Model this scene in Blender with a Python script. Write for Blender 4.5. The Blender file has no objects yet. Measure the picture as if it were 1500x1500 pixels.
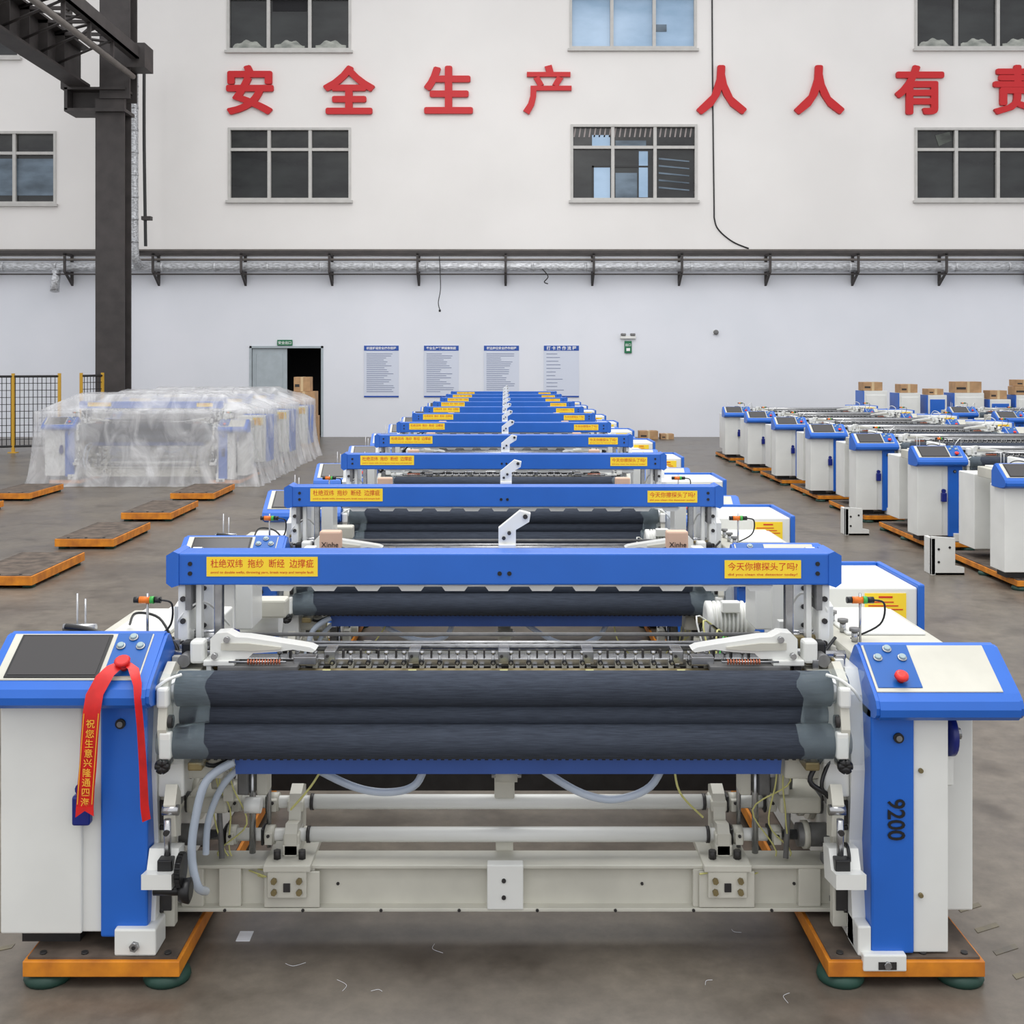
import bpy, bmesh, math, random
from mathutils import Vector, Matrix, noise
random.seed(4)
S = bpy.context.scene
S.view_settings.view_transform = 'Standard'

# ------------------------------------------------------------ materials
def lin(c):
    r = []
    for v in c[:3]:
        v = v/255.0
        r.append(v/12.92 if v <= 0.04045 else ((v+0.055)/1.055)**2.4)
    return (r[0], r[1], r[2], 1)

def mat(name, c, rough=0.5, metal=0.0, var=0.0, scale=5.0, c2=None, bump=0.0, bscale=40.0, alpha=1.0, stretch=(1,1,1), coord='Object', det=4):
    m = bpy.data.materials.new(name); m.use_nodes = True
    nt = m.node_tree; b = nt.nodes['Principled BSDF']
    b.inputs['Base Color'].default_value = lin(c)
    b.inputs['Roughness'].default_value = rough
    b.inputs['Metallic'].default_value = metal
    b.inputs['Alpha'].default_value = alpha
    tc = nt.nodes.new('ShaderNodeTexCoord'); mp = nt.nodes.new('ShaderNodeMapping')
    mp.inputs['Scale'].default_value = stretch
    nt.links.new(tc.outputs[coord], mp.inputs['Vector'])
    if var > 0 or c2:
        n = nt.nodes.new('ShaderNodeTexNoise'); n.inputs['Scale'].default_value = scale; n.inputs['Detail'].default_value = det
        nt.links.new(mp.outputs[0], n.inputs['Vector'])
        cr = nt.nodes.new('ShaderNodeValToRGB')
        cr.color_ramp.elements[0].position = 0.35; cr.color_ramp.elements[1].position = 0.68
        cr.color_ramp.elements[0].color = lin(c2) if c2 else lin([v*(1-var) for v in c])
        cr.color_ramp.elements[1].color = lin(c)
        nt.links.new(n.outputs['Fac'], cr.inputs['Fac'])
        nt.links.new(cr.outputs['Color'], b.inputs['Base Color'])
    if bump > 0:
        n2 = nt.nodes.new('ShaderNodeTexNoise'); n2.inputs['Scale'].default_value = bscale
        nt.links.new(mp.outputs[0], n2.inputs['Vector'])
        bp = nt.nodes.new('ShaderNodeBump'); bp.inputs['Strength'].default_value = bump; bp.inputs['Distance'].default_value = 0.02
        nt.links.new(n2.outputs['Fac'], bp.inputs['Height']); nt.links.new(bp.outputs[0], b.inputs['Normal'])
    return m

WHITE = mat('enamel_white', (230,231,227), 0.3, var=0.04, scale=3)
CREAM = mat('enamel_cream', (207,205,193), 0.4, var=0.08, scale=4)
BLUE = mat('enamel_blue', (34,102,200), 0.34, var=0.05, scale=3)
DBLUE = mat('tray_blue', (66,98,172), 0.4, var=0.05)
PLBLUE = mat('button_plate_blue', (0,85,165), 0.35)
NAVY = mat('handle_navy', (20,35,120), 0.3)
DENIM = mat('denim_cloth', (60,68,82), 0.85, c2=(43,50,63), scale=60, stretch=(0.25,1,6), bump=0.25, bscale=300)
BLACK = mat('black_plastic', (20,20,22), 0.4, var=0.1)
DARK = mat('dark_iron', (58,56,56), 0.5, metal=0.3, var=0.2, scale=12)
STEEL = mat('bright_steel', (185,186,188), 0.25, metal=0.9, var=0.1, scale=20)
GREYM = mat('cast_grey', (130,130,130), 0.5, metal=0.3, var=0.15, scale=15)
BRASS = mat('brass_strip', (150,135,95), 0.45, metal=0.5, var=0.15, scale=15)
SCREEN = mat('screen_glass', (62,60,60), 0.12)
GREYB = mat('button_grey', (150,170,175), 0.4)
RED = mat('emergency_red', (225,45,35), 0.35)
YEL = mat('label_yellow', (250,215,50), 0.5)
TXTRED = mat('label_text_red', (205,45,25), 0.5)
ORANGE = mat('pallet_orange', (226,142,32), 0.5, c2=(180,105,30), scale=9)
PLYW = mat('pallet_deck', (104,91,80), 0.8, c2=(66,57,50), scale=8)
GREEN = mat('pad_green', (30,72,60), 0.6, var=0.2)
HOSE = mat('hose_clear', (196,208,224), 0.15, alpha=0.72)
CABLE = mat('cable_yellow', (205,202,130), 0.4)
COPPER = mat('spring_copper', (190,110,80), 0.4, metal=0.5)
FILM = mat('clear_film', (190,210,215), 0.06, alpha=0.12, bump=0.8, bscale=14)
CARD = mat('pink_card_box', (214,180,158), 0.7, var=0.05)
CARDB = mat('cardboard', (188,150,110), 0.8, var=0.12, scale=6)
TAPE = mat('carton_tape', (205,180,140), 0.4)
SENSO = mat('sensor_orange', (235,120,30), 0.4)
SENSG = mat('sensor_green', (60,170,70), 0.4)
RIB = mat('ribbon_red', (222,32,30), 0.4, var=0.1, scale=20)
GOLD = mat('ribbon_gold', (240,180,60), 0.4)
SIGNRED = mat('sign_red', (192,6,18), 0.5)
FOIL = mat('foil_duct', (222,224,228), 0.35, metal=0.35, var=0.3, scale=9, stretch=(1,3,3), bump=1.0, bscale=12)
GIRD = mat('girder_paint', (66,61,60), 0.6, var=0.2, scale=3)
LEDGE = mat('rack_ledge', (120,114,108), 0.6, var=0.1)
FRAMEG = mat('window_frame', (192,190,186), 0.5, var=0.05)
PAPER = mat('white_thread', (226,229,236), 0.6)
PPAPER = mat('poster_paper', (208,214,228), 0.55)
PINK = mat('poster_ink', (120,130,158), 0.7)
PHEAD = mat('poster_header', (30,78,165), 0.5)
EXITG = mat('exit_green', (20,110,70), 0.5)
INTER = mat('dark_interior', (20,20,24), 0.8)
DOORG = mat('door_grey', (172,182,188), 0.5, var=0.05)
FENCEY = mat('fence_post_yellow', (200,155,45), 0.5)
FENCEB = mat('fence_wire', (32,32,34), 0.5)
WHITEP = mat('sign_white_text', (240,240,240), 0.6)
HAZ = mat('worn_floor_paint', (112,104,82), 0.5, c2=(90,85,77), scale=12)

# ------------------------------------------------------------ mesh builder
class MB:
    def __init__(s):
        s.v=[]; s.f=[]; s.m=[]; s.sm=[]; s.mats=[]; s.M=Matrix.Identity(4)
    def mi(s, m):
        if m not in s.mats: s.mats.append(m)
        return s.mats.index(m)
    def add(s, vs, fs, m, smooth=False):
        o=len(s.v); k=s.mi(m)
        s.v += [tuple(s.M @ Vector(p)) for p in vs]
        for i,f in enumerate(fs):
            s.f.append([o+j for j in f]); s.m.append(k)
            s.sm.append(smooth if isinstance(smooth,bool) else smooth[i])
    def addbm(s, bm, m, smooth=False):
        bm.verts.index_update()
        s.add([v.co[:] for v in bm.verts], [[v.index for v in f.verts] for f in bm.faces], m, smooth); bm.free()
    def box(s,x0,x1,y0,y1,z0,z1,m,bev=0.0,seg=2):
        if x0>x1: x0,x1=x1,x0
        if bev<=0:
            vs=[(x,y,z) for z in (z0,z1) for y in (y0,y1) for x in (x0,x1)]
            fs=[(0,2,3,1),(4,5,7,6),(0,1,5,4),(2,6,7,3),(0,4,6,2),(1,3,7,5)]
            s.add(vs,fs,m); return
        bm=bmesh.new(); bmesh.ops.create_cube(bm,size=1)
        for v in bm.verts:
            v.co=Vector(((x0+x1)/2+v.co.x*(x1-x0),(y0+y1)/2+v.co.y*(y1-y0),(z0+z1)/2+v.co.z*(z1-z0)))
        bmesh.ops.bevel(bm,geom=bm.edges[:],offset=bev,segments=seg,affect='EDGES',profile=0.5)
        s.addbm(bm,m,False)
    def cyl(s,p0,p1,r,m,seg=16,r2=None):
        p0=Vector(p0);p1=Vector(p1); r2=r if r2 is None else r2
        d=(p1-p0).normalized(); a=d.orthogonal().normalized(); b=d.cross(a)
        vs=[]
        for p,q in ((p0,r),(p1,r2)):
            for i in range(seg):
                t=2*math.pi*i/seg; vs.append(tuple(p+(a*math.cos(t)+b*math.sin(t))*q))
        fs=[];sm=[]
        for i in range(seg):
            j=(i+1)%seg; fs.append((i,j,seg+j,seg+i)); sm.append(True)
        fs.append(tuple(reversed(range(seg)))); sm.append(False)
        fs.append(tuple(range(seg,2*seg))); sm.append(False)
        s.add(vs,fs,m,sm)
    def lathe(s,prof,c,axis,m,seg=20):
        ax=Vector(axis).normalized(); a=ax.orthogonal().normalized(); b=ax.cross(a); c=Vector(c)
        vs=[]
        for t,r in prof:
            for i in range(seg):
                q=2*math.pi*i/seg; vs.append(tuple(c+ax*t+(a*math.cos(q)+b*math.sin(q))*r))
        fs=[]
        for k in range(len(prof)-1):
            for i in range(seg):
                j=(i+1)%seg; fs.append((k*seg+i,k*seg+j,(k+1)*seg+j,(k+1)*seg+i))
        n=len(fs)
        fs.append(tuple(reversed(range(seg)))); fs.append(tuple(range((len(prof)-1)*seg,len(prof)*seg)))
        s.add(vs,fs,m,[True]*n+[False]*2)
    def tube(s,pts,r,m,seg=8,sub=6):
        P=[Vector(p) for p in pts]
        if sub>1 and len(P)>2:
            Q=[]
            for i in range(len(P)-1):
                p0=P[max(i-1,0)];p1=P[i];p2=P[i+1];p3=P[min(i+2,len(P)-1)]
                for k in range(sub):
                    t=k/sub
                    Q.append(0.5*((2*p1)+(p2-p0)*t+(2*p0-5*p1+4*p2-p3)*t*t+(3*p1-p0-3*p2+p3)*t**3))
            Q.append(P[-1]); P=Q
        vs=[]; d=(P[1]-P[0]).normalized(); a=d.orthogonal().normalized()
        for i,p in enumerate(P):
            if i==0: d=(P[1]-P[0]).normalized()
            elif i==len(P)-1: d=(P[-1]-P[-2]).normalized()
            else: d=(P[i+1]-P[i-1]).normalized()
            a=(a-d*a.dot(d)).normalized(); b=d.cross(a)
            for k in range(seg):
                t=2*math.pi*k/seg; vs.append(tuple(p+(a*math.cos(t)+b*math.sin(t))*r))
        fs=[]
        for i in range(len(P)-1):
            for k in range(seg):
                j=(k+1)%seg; fs.append((i*seg+k,i*seg+j,(i+1)*seg+j,(i+1)*seg+k))
        s.add(vs,fs,m,True)
    def prism(s,prof,axis,a0,a1,m,smooth=False):
        n=len(prof); vs=[]
        for a in (a0,a1):
            for p,q in prof:
                vs.append({'x':(a,p,q),'y':(p,a,q),'z':(p,q,a)}[axis])
        fs=[(i,(i+1)%n,n+(i+1)%n,n+i) for i in range(n)]
        fs.append(tuple(reversed(range(n)))); fs.append(tuple(range(n,2*n)))
        bm=bmesh.new(); V=[bm.verts.new(v) for v in vs]
        for f in fs: bm.faces.new([V[i] for i in f])
        bmesh.ops.recalc_face_normals(bm,faces=bm.faces[:])
        s.addbm(bm,m,smooth)
    def text(s,t,size,M,m,ext=0.0,off=0.0,width=None,height=None):
        cu=bpy.data.curves.new('t','FONT'); cu.body=t; cu.size=size; cu.extrude=ext; cu.offset=off
        cu.align_x='CENTER'; cu.align_y='CENTER'; cu.resolution_u=3
        ob=bpy.data.objects.new('t',cu); S.collection.objects.link(ob)
        bpy.context.view_layer.update()
        dg=bpy.context.evaluated_depsgraph_get()
        me=bpy.data.meshes.new_from_object(ob.evaluated_get(dg))
        if len(me.vertices):
            xs=[v.co.x for v in me.vertices]; ys=[v.co.y for v in me.vertices]
            sx=width/(max(xs)-min(xs)) if width else 1.0
            sy=height/(max(ys)-min(ys)) if height else sx
            cx=(max(xs)+min(xs))/2; cy=(max(ys)+min(ys))/2
            s.add([tuple(M @ Vector(((v.co.x-cx)*sx,(v.co.y-cy)*sy,v.co.z))) for v in me.vertices],
                  [list(p.vertices) for p in me.polygons], m)
        bpy.data.objects.remove(ob); bpy.data.curves.remove(cu); bpy.data.meshes.remove(me)
    def mesh(s,name,origin=(0,0,0)):
        me=bpy.data.meshes.new(name); o=Vector(origin)
        me.from_pydata([tuple(Vector(v)-o) for v in s.v],[],s.f)
        for m in s.mats: me.materials.append(m)
        me.polygons.foreach_set('material_index',s.m); me.polygons.foreach_set('use_smooth',s.sm)
        me.update(); return me
    def obj(s,name,origin=(0,0,0)):
        me=s.mesh(name,origin); return place(name,me,origin)

def place(name,me,loc,rz=0):
    ob=bpy.data.objects.new(name,me); ob.location=loc; ob.rotation_euler[2]=rz
    S.collection.objects.link(ob); return ob

def facing(x,y,z,rot=0.0):
    return Matrix.Translation((x,y,z)) @ Matrix.Rotation(math.radians(90),4,'X') @ Matrix.Rotation(rot,4,'Z')

# ------------------------------------------------------------ loom
def build_loom(beam=True):
    b=MB(); R=random.Random(11); U=R.uniform
    for sx in (-1,1):
        X0=1.19; X1=1.235
        prof=[(3.95,.11),(4.25,.11),(4.3,.20),(4.85,.20),(4.9,.11),(5.35,.11),(5.38,.62),(5.2,.82),(4.9,.98),(4.55,1.03),(4.05,1.03),(4.0,.95),(3.97,.70),(4.0,.45)]
        b.prism(prof,'x',sx*X0,sx*X1,WHITE)
        for yy,zz,r in ((4.15,.55,.07),(4.2,.30,.05),(4.5,.42,.09),(4.6,.75,.08),(4.12,.80,.06),(4.9,.6,.08)):
            b.cyl((sx*1.19,yy,zz),(sx*1.165,yy,zz),r,CREAM,20)
            b.cyl((sx*1.165,yy,zz),(sx*1.15,yy,zz),r*.45,GREYM,14)
            for k in range(5):
                t=k*1.2566; b.cyl((sx*1.167,yy+r*.75*math.cos(t),zz+r*.75*math.sin(t)),(sx*1.16,yy+r*.75*math.cos(t),zz+r*.75*math.sin(t)),.007,DARK,6)
        for i in range(16):
            yy=4.0+.09*(i%8)+.02; zz=.2+.33*(i//8)+.05*math.sin(i*2.1)
            b.cyl((sx*1.19,yy,zz),(sx*1.178,yy,zz),.010,DARK,8)
        b.box(sx*1.10,sx*1.19,3.99,4.07,.60,.98,WHITE,.008)
        b.box(sx*1.06,sx*1.19,4.02,4.30,.98,1.02,CREAM,.006)
        b.box(sx*1.14,sx*1.19,4.02,4.06,.14,.60,CREAM,.004)
        for z0,z1 in ((.20,.30),(.50,.58),(.64,.70)):
            b.box(sx*1.15,sx*1.192,4.012,4.022,z0,z1,DARK)
        if sx<0:
            b.box(-1.31,-1.17,3.90,4.02,.10,.19,WHITE,.006)
            b.cyl((-1.24,3.90,.135),(-1.24,3.885,.135),.016,STEEL,6); b.cyl((-1.24,3.888,.135),(-1.24,3.882,.135),.007,DARK,6)
        else:
            b.box(1.20,1.345,3.872,3.95,.062,.118,WHITE,.005)
            b.box(1.19,1.235,3.90,4.02,.10,.20,WHITE,.005)
            b.box(1.25,1.31,3.869,3.873,.070,.095,DARK)
            b.cyl((1.28,3.872,.085),(1.28,3.862,.085),.013,STEEL,6)
        if beam:
            up=[(4.35,1.0),(4.95,.98),(4.98,1.12),(4.85,1.16),(4.8,1.30),(4.62,1.36),(4.5,1.34),(4.44,1.2),(4.35,1.18)]
            b.prism(up,'x',sx*1.20,sx*1.235,WHITE)
            b.cyl((sx*1.20,4.62,1.22),(sx*1.16,4.62,1.22),.05,CREAM,18)
            b.cyl((sx*1.16,4.62,1.22),(sx*1.14,4.62,1.22),.02,DARK,10)
            b.box(sx*1.10,sx*1.17,4.40,4.52,.98,1.30,WHITE,.006)
            for k in range(4):
                b.cyl((sx*1.135,4.40,1.03+.07*k),(sx*1.135,4.388,1.03+.07*k),.009,DARK,8)
            b.box(sx*1.03,sx*1.06,4.24,4.28,1.0,1.30,STEEL,.004)
            b.box(sx*1.10,sx*1.12,4.22,4.26,1.0,1.30,WHITE,.003)
            b.box(sx*1.14,sx*1.18,4.2,4.28,1.02,1.29,WHITE,.006)
            for k in range(3): b.cyl((sx*1.16,4.2,1.08+.08*k),(sx*1.16,4.19,1.08+.08*k),.010,DARK,8)
        b.box(sx*1.00,sx*1.16,4.2,4.34,.98,1.03,GREYM,.005)
        b.cyl((sx*1.0,4.3,1.08),(sx*1.17,4.3,1.08),.028,STEEL)
        b.cyl((sx*1.02,4.15,1.05),(sx*1.22,4.15,1.05),.016,STEEL)
        b.box(sx*1.085,sx*1.145,4.12,4.18,1.03,1.10,BLACK,.006)
        b.cyl((sx*1.12,4.12,1.05),(sx*1.12,4.06,1.05),.022,GREYM)
        for k in range(26):
            x=U(1.0,1.2); y=U(4.06,4.36); z=1.02+U(0,.10)*(y-3.95)/.4; s=U(.008,.02)
            m=(STEEL,DARK,BRASS,CREAM,STEEL,WHITE,GREYM)[k%7]
            if k%3: b.box(sx*x-s,sx*x+s,y-s,y+s,z-.04,z+s,m,.002)
            else: b.cyl((sx*x-s,y,z),(sx*x+2*s,y,z),s*.8,m,10)
        for k in range(16):
            x=U(.86,1.15); y=U(4.16,4.5); z=U(.5,.72); s=U(.012,.03)
            m=(CREAM,GREYM,WHITE,DARK,CREAM)[k%5]
            if k%2: b.box(sx*x-s,sx*x+s,y-s,y+s,z-s,z+s*1.5,m,.003)
            else: b.cyl((sx*x-s,y,z),(sx*x+s,y,z),s,m,12)
        for k in range(14):
            y=U(4.0,4.8); z=U(.2,.95); s=U(.01,.03)
            b.box(sx*1.19,sx*(1.19-U(.01,.04)),y-s,y+s,z-s,z+s*1.4,(CREAM,WHITE,GREYM,CREAM)[k%4],.003)
        b.cyl((sx*1.32,4.3,1.03),(sx*1.32,4.3,1.24),.005,STEEL,8)
        b.cyl((sx*1.32-.03,4.3,1.215),(sx*1.32+.01,4.3,1.215),.013,SENSO,10)
        b.cyl((sx*1.32+.01,4.3,1.215),(sx*1.32+.025,4.3,1.215),.014,SENSG,10)
        b.cyl((sx*1.32+.025,4.3,1.215),(sx*1.32+.05,4.3,1.215),.012,BLACK,10)
        b.cyl((sx*1.32-.05,4.3,1.215),(sx*1.32-.03,4.3,1.215),.012,BLACK,10)
        b.tube([(sx*1.32+.05,4.3,1.215),(sx*1.32+.09,4.3,1.2),(sx*1.32+.08,4.32,1.12),(sx*1.30,4.35,1.06)],.004,BLACK,6)
        for k in range(6):
            t=k*math.pi/3
            b.cyl((sx*1.15,3.91,.735),(sx*1.15+.024*math.cos(t),3.91,.735+.024*math.sin(t)),.012,BLACK,8)
        b.cyl((sx*1.15,3.90,.735),(sx*1.15,3.98,.735),.018,BLACK,12)
        b.prism([(3.84,.35),(3.98,.33),(4.0,.44),(3.93,.45),(3.90,.39),(3.84,.40)],'x',sx*1.10,sx*1.20,WHITE)
        b.box(sx*1.11,sx*1.16,3.88,3.96,.39,.43,BLACK,.004)
        b.cyl((sx*1.13,3.9,.44),(sx*1.13,3.9,.56),.012,STEEL,10)
        b.prism([(3.93,.49),(3.99,.47),(3.99,.62),(3.95,.66),(3.92,.60)],'x',sx*1.11,sx*1.15,CREAM)
        b.cyl((sx*1.155,3.93,.58),(sx*1.10,3.93,.58),.018,STEEL,12)
        b.cyl((sx*1.13,3.90,.52),(sx*1.13,3.88,.52),.010,DARK,10)
        b.prism([(3.93,.72),(4.1,.72),(4.12,1.0),(4.02,1.06),(3.93,1.02),(3.90,.86)],'x',sx*1.135,sx*1.165,CREAM)
        b.cyl((sx*1.10,4.0,.97),(sx*1.18,4.0,.97),.05,STEEL,20)
        b.cyl((sx*1.10,3.97,.80),(sx*1.18,3.97,.80),.045,GREYM,20)
        b.cyl((sx*1.165,3.93,.88),(sx*1.12,3.93,.88),.022,DARK,14)
        b.box(sx*1.12,sx*1.16,3.9,3.93,.76,.85,WHITE,.006)
        b.box(sx*1.13,sx*1.17,3.9,3.94,.93,1.0,WHITE,.01)
        b.tube([(sx*1.10,3.96,1.03),(sx*1.14,3.93,1.02),(sx*1.18,3.92,.99),(sx*1.21,3.93,.95)],.006,WHITE,6)
        px0,px1=(1.085,1.61)
        b.box(sx*px0,sx*px1,3.88,5.55,.04,.092,ORANGE,.003)
        b.box(sx*(px0+.012),sx*(px1-.012),3.895,5.535,.088,.10,PLYW)
        for yy in (3.95,4.7,5.45):
            for xx in (px0+.06,px1-.06):
                b.lathe([(0,.075),(.012,.08),(.03,.075),(.04,.04)],(sx*xx,yy,0),(0,0,1),GREEN,20)
        for k in range(4):
            b.cyl((sx*(px0+.05+.14*k),3.92,.10),(sx*(px0+.05+.14*k),3.92,.106),.012,DARK,8)
    b.lathe([(0,.05),(.02,.05)],(-1.09,3.88,.40),(1,0,0),BLACK,24)
    for k in range(20):
        t=2*math.pi*k/20
        b.box(-1.088,-1.072,3.88+.05*math.cos(t)-.005,3.88+.05*math.cos(t)+.005,.40+.05*math.sin(t)-.005,.40+.05*math.sin(t)+.005,BLACK)
    b.cyl((-1.17,3.88,.33),(-1.05,3.88,.33),.016,BLACK,12)
    b.lathe([(0,.036),(.03,.042),(.035,.03)],(-1.08,3.88,.33),(1,0,0),BLACK,18)
    b.lathe([(0,.04),(.01,.04),(.015,.02),(.03,.02)],(1.16,3.95,.42),(1,0,0),BLACK,20)

    # ---- cabinets under consoles
    b.box(-1.705,-1.43,3.93,4.25,.16,.95,WHITE,.006)
    b.box(-1.435,-1.36,3.945,4.30,.16,.95,WHITE,.004)
    b.box(-1.66,-1.46,4.0,4.2,.10,.16,DARK)
    b.box(-1.365,-1.205,3.925,4.05,.15,.95,BLUE,.008)
    b.box(-1.365,-1.236,4.05,4.7,.20,.95,WHITE,.004)
    b.cyl((-1.295,3.925,.875),(-1.295,3.915,.875),.017,BLACK,16)
    b.cyl((-1.295,3.915,.875),(-1.295,3.91,.875),.010,GREYM,12)
    b.box(1.235,1.38,3.90,4.03,.108,.93,BLUE,.008)
    b.box(1.38,1.50,3.915,4.3,.105,.93,WHITE,.005)
    b.box(1.50,1.67,4.13,4.65,.145,.93,WHITE,.006)
    b.box(1.24,1.50,4.03,4.75,.20,.95,WHITE,.004)
    b.cyl((1.325,3.90,.835),(1.325,3.89,.835),.017,BLACK,16)
    b.cyl((1.325,3.89,.835),(1.325,3.885,.835),.010,GREYM,12)
    for z in (.72,.30):
        b.cyl((1.405,3.915,z),(1.405,3.905,z),.008,BRASS,10)
    b.text('9200',.085,facing(1.318,3.8965,.56,-math.pi/2),BLACK,.001,.0012,width=.138,height=.06)
    b.lathe([(0,.03),(.01,.075),(.03,.075),(.04,.03)],(1.52,4.02,.81),(1,0,0),NAVY,24)
    b.cyl((1.50,4.02,.81),(1.58,4.02,.81),.02,STEEL,12)
    b.prism([(4.0,.64),(4.04,.62),(4.05,.78),(4.0,.78)],'x',1.53,1.55,WHITE)
    b.cyl((-1.42,3.93,.66),(-1.42,3.90,.66),.022,NAVY,14)
    b.box(-1.45,-1.39,3.89,3.93,.54,.64,NAVY,.008)
    b.box(-1.56,-1.24,4.32,4.9,.95,1.05,CREAM,.008)
    b.box(-1.5,-1.28,4.36,4.86,1.05,1.065,WHITE,.004)
    b.box(1.24,1.63,4.15,4.88,.93,1.06,CREAM,.008)
    b.box(1.30,1.60,4.4,4.86,1.06,1.07,WHITE,.004)
    for k in range(3):
        b.cyl((1.30,4.3+.15*k,1.06),(1.30,4.3+.15*k,1.10),.012,STEEL,10)
        b.lathe([(0,.02),(.012,.02)],(1.30,4.3+.15*k,1.10),(0,0,1),GREYM,12)
    b.cyl((-1.58,4.3,1.0),(-1.58,4.3,1.24),.004,STEEL,8); b.cyl((-1.55,4.3,1.0),(-1.55,4.3,1.22),.004,STEEL,8)
    b.box(-1.60,-1.52,4.24,4.30,1.06,1.11,GREYM,.006); b.cyl((-1.62,4.27,1.12),(-1.5,4.27,1.12),.014,STEEL,10)
    b.tube([(-1.6,4.24,1.13),(-1.5,4.22,1.12),(-1.4,4.2,1.09),(-1.28,4.2,1.08)],.012,BLACK)
    b.tube([(-1.52,4.22,1.10),(-1.42,4.22,1.10),(-1.3,4.24,1.07)],.008,BLACK)
    b.tube([(-1.45,4.5,1.08),(-1.4,4.42,1.14),(-1.3,4.38,1.13),(-1.22,4.3,1.05)],.005,BLACK)
    b.tube([(-1.2,4.2,1.1),(-1.14,4.15,1.0),(-1.12,4.1,.95),(-1.16,4.05,.9)],.007,BLACK)
    b.tube([(1.2,4.2,1.1),(1.14,4.15,1.04),(1.12,4.1,.95),(1.16,4.05,.9)],.006,BLACK)
    b.tube([(1.14,4.3,1.1),(1.17,4.2,1.2),(1.1,4.3,1.24),(1.06,4.4,1.1)],.005,WHITE)
    b.tube([(-1.14,4.3,1.1),(-1.18,4.2,1.16),(-1.1,4.25,1.22),(-1.04,4.4,1.1)],.004,WHITE)
    # rear electrical cabinet
    b.box(1.28,1.80,5.05,5.62,.30,1.115,WHITE,.008)
    b.box(1.80,1.83,5.04,5.63,.30,1.13,BLUE,.008)
    b.box(1.28,1.80,5.60,5.63,1.11,1.13,BLUE,.003)
    b.box(1.57,1.75,5.046,5.05,.955,1.09,YEL)
    for k in range(6):
        b.box(1.585,1.735-.02*(k%3),5.044,5.047,.97+.016*k,.9745+.016*k,TXTRED)
    b.box(1.63,1.69,5.044,5.047,1.07,1.078,TXTRED)
    b.box(1.32,1.6,4.88,5.05,.3,.98,WHITE,.006)
    b.box(-1.55,-1.26,5.0,5.40,.2,.96,WHITE,.008)
    pr=[]
    for k in range(9):
        pr += [(.018*k,.085),(.018*k+.008,.085),(.0181*k+.0085,.072),(.018*k+.0175,.072)]
    b.lathe([(-.02,.06),(-.015,.085)]+pr+[(.17,.08),(.2,.05)],(.93,5.25,.93),(1,0,0),WHITE,24)
    b.box(.90,1.18,5.2,5.34,.62,.86,GREYM,.01)
    b.box(.97,1.05,5.15,5.2,.98,1.03,WHITE,.006)
    b.cyl((-1.0,5.2,.93),(-1.17,5.2,.93),.06,WHITE,20)
    b.box(-1.12,-.95,5.05,5.15,.98,1.06,CREAM,.01)
    for k in range(5):
        b.tube([(1.0,5.1,.85),(.95-.03*k,5.0,.92+.02*k),(.9,4.9,.8-.02*k)],.004,(SENSG,CABLE,BLACK,CABLE,WHITE)[k])
    b.cyl((-1.19,5.25,.62),(1.19,5.25,.62),.05,DARK,20)
    b.box(-1.19,1.19,5.35,5.38,.12,.20,DARK)
    for k in range(7):
        x=-.9+.3*k; b.tube([(x,4.9,.72),(x+.06,4.85,.64),(x+.14,4.9,.70),(x+.2,4.88,.66),(x+.28,4.9,.72)],.005,CABLE,6)
    b.cyl((-1.19,4.95,.72),(1.19,4.95,.72),.02,STEEL,16)
    if beam:
        for sx in (-1,1):
            b.box(sx*.73-.045,sx*.73+.045,4.87,4.93,1.29,1.385,CARD,.008)
            b.text('Xinhe',.03,facing(sx*.73,4.868,1.33),BLACK,.0005,0)
            b.box(sx*.60,sx*.86,4.92,4.96,1.26,1.285,WHITE,.005)
            b.cyl((sx*.86,4.94,1.28),(sx*1.05,4.80,1.24),.012,STEEL,10)
            b.box(sx*1.03,sx*1.10,4.75,4.95,1.0,1.28,WHITE,.006)
            b.box(sx*.80,sx*.85,4.90,4.98,1.20,1.31,WHITE,.006)
            b.tube([(sx*.62,4.93,1.27),(sx*.7,4.9,1.31),(sx*.8,4.9,1.26),(sx*.9,4.9,1.3),(sx*1.0,4.9,1.2)],.008,BLACK)

    # ---- cloth rollers
    b.cyl((-1.12,4.0,.972),(1.12,4.0,.972),.060,DENIM,40)
    b.cyl((-1.11,4.005,.885),(1.11,4.005,.885),.042,DENIM,36)
    b.cyl((-1.12,3.97,.800),(1.12,3.97,.800),.058,DENIM,40)
    b.box(-1.1,1.1,4.04,4.08,.78,1.0,DENIM)
    for sx in (-1,1):
        prof=[]
        for (cy,cz,r,a0,a1) in ((4.0,.97,.075,95,190),(4.0,.88,.06,185,190),(3.97,.80,.070,165,265)):
            for k in range(7):
                t=math.radians(a0+(a1-a0)*k/6); prof.append((cy+r*math.cos(t)-.004,cz+r*math.sin(t)))
        vs=[];fs=[]
        n=len(prof); W=12
        for i in range(W):
            x=sx*(1.00+.22*i/(W-1))
            for j,(y,z) in enumerate(prof):
                d=.016*noise.noise(Vector((x*12,y*12,z*12)))
                vs.append((x+.012*math.sin(j*1.3),y-abs(d)-.004,z+d))
        for i in range(W-1):
            for j in range(n-1): fs.append((i*n+j,i*n+j+1,(i+1)*n+j+1,(i+1)*n+j))
        b.add(vs,fs,FILM,True)
    b.box(-1.05,1.05,3.985,4.0,.735,.748,BLACK)
    for k in range(84):
        x=-1.04+.025*k; b.box(x,x+.012,3.96,3.99,.738,.746,BLACK)
    b.prism([(4.0,.735),(4.005,.735),(4.025,.668),(4.16,.66),(4.16,.67),(4.035,.678),(4.015,.735)],'x',-.93,.96,DBLUE)
    # ---- reed / weft insertion deck
    b.box(-1.05,1.08,4.06,4.11,.985,1.012,BRASS,.003)
    b.box(-1.02,1.05,4.16,4.23,1.005,1.035,STEEL,.004)
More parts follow.
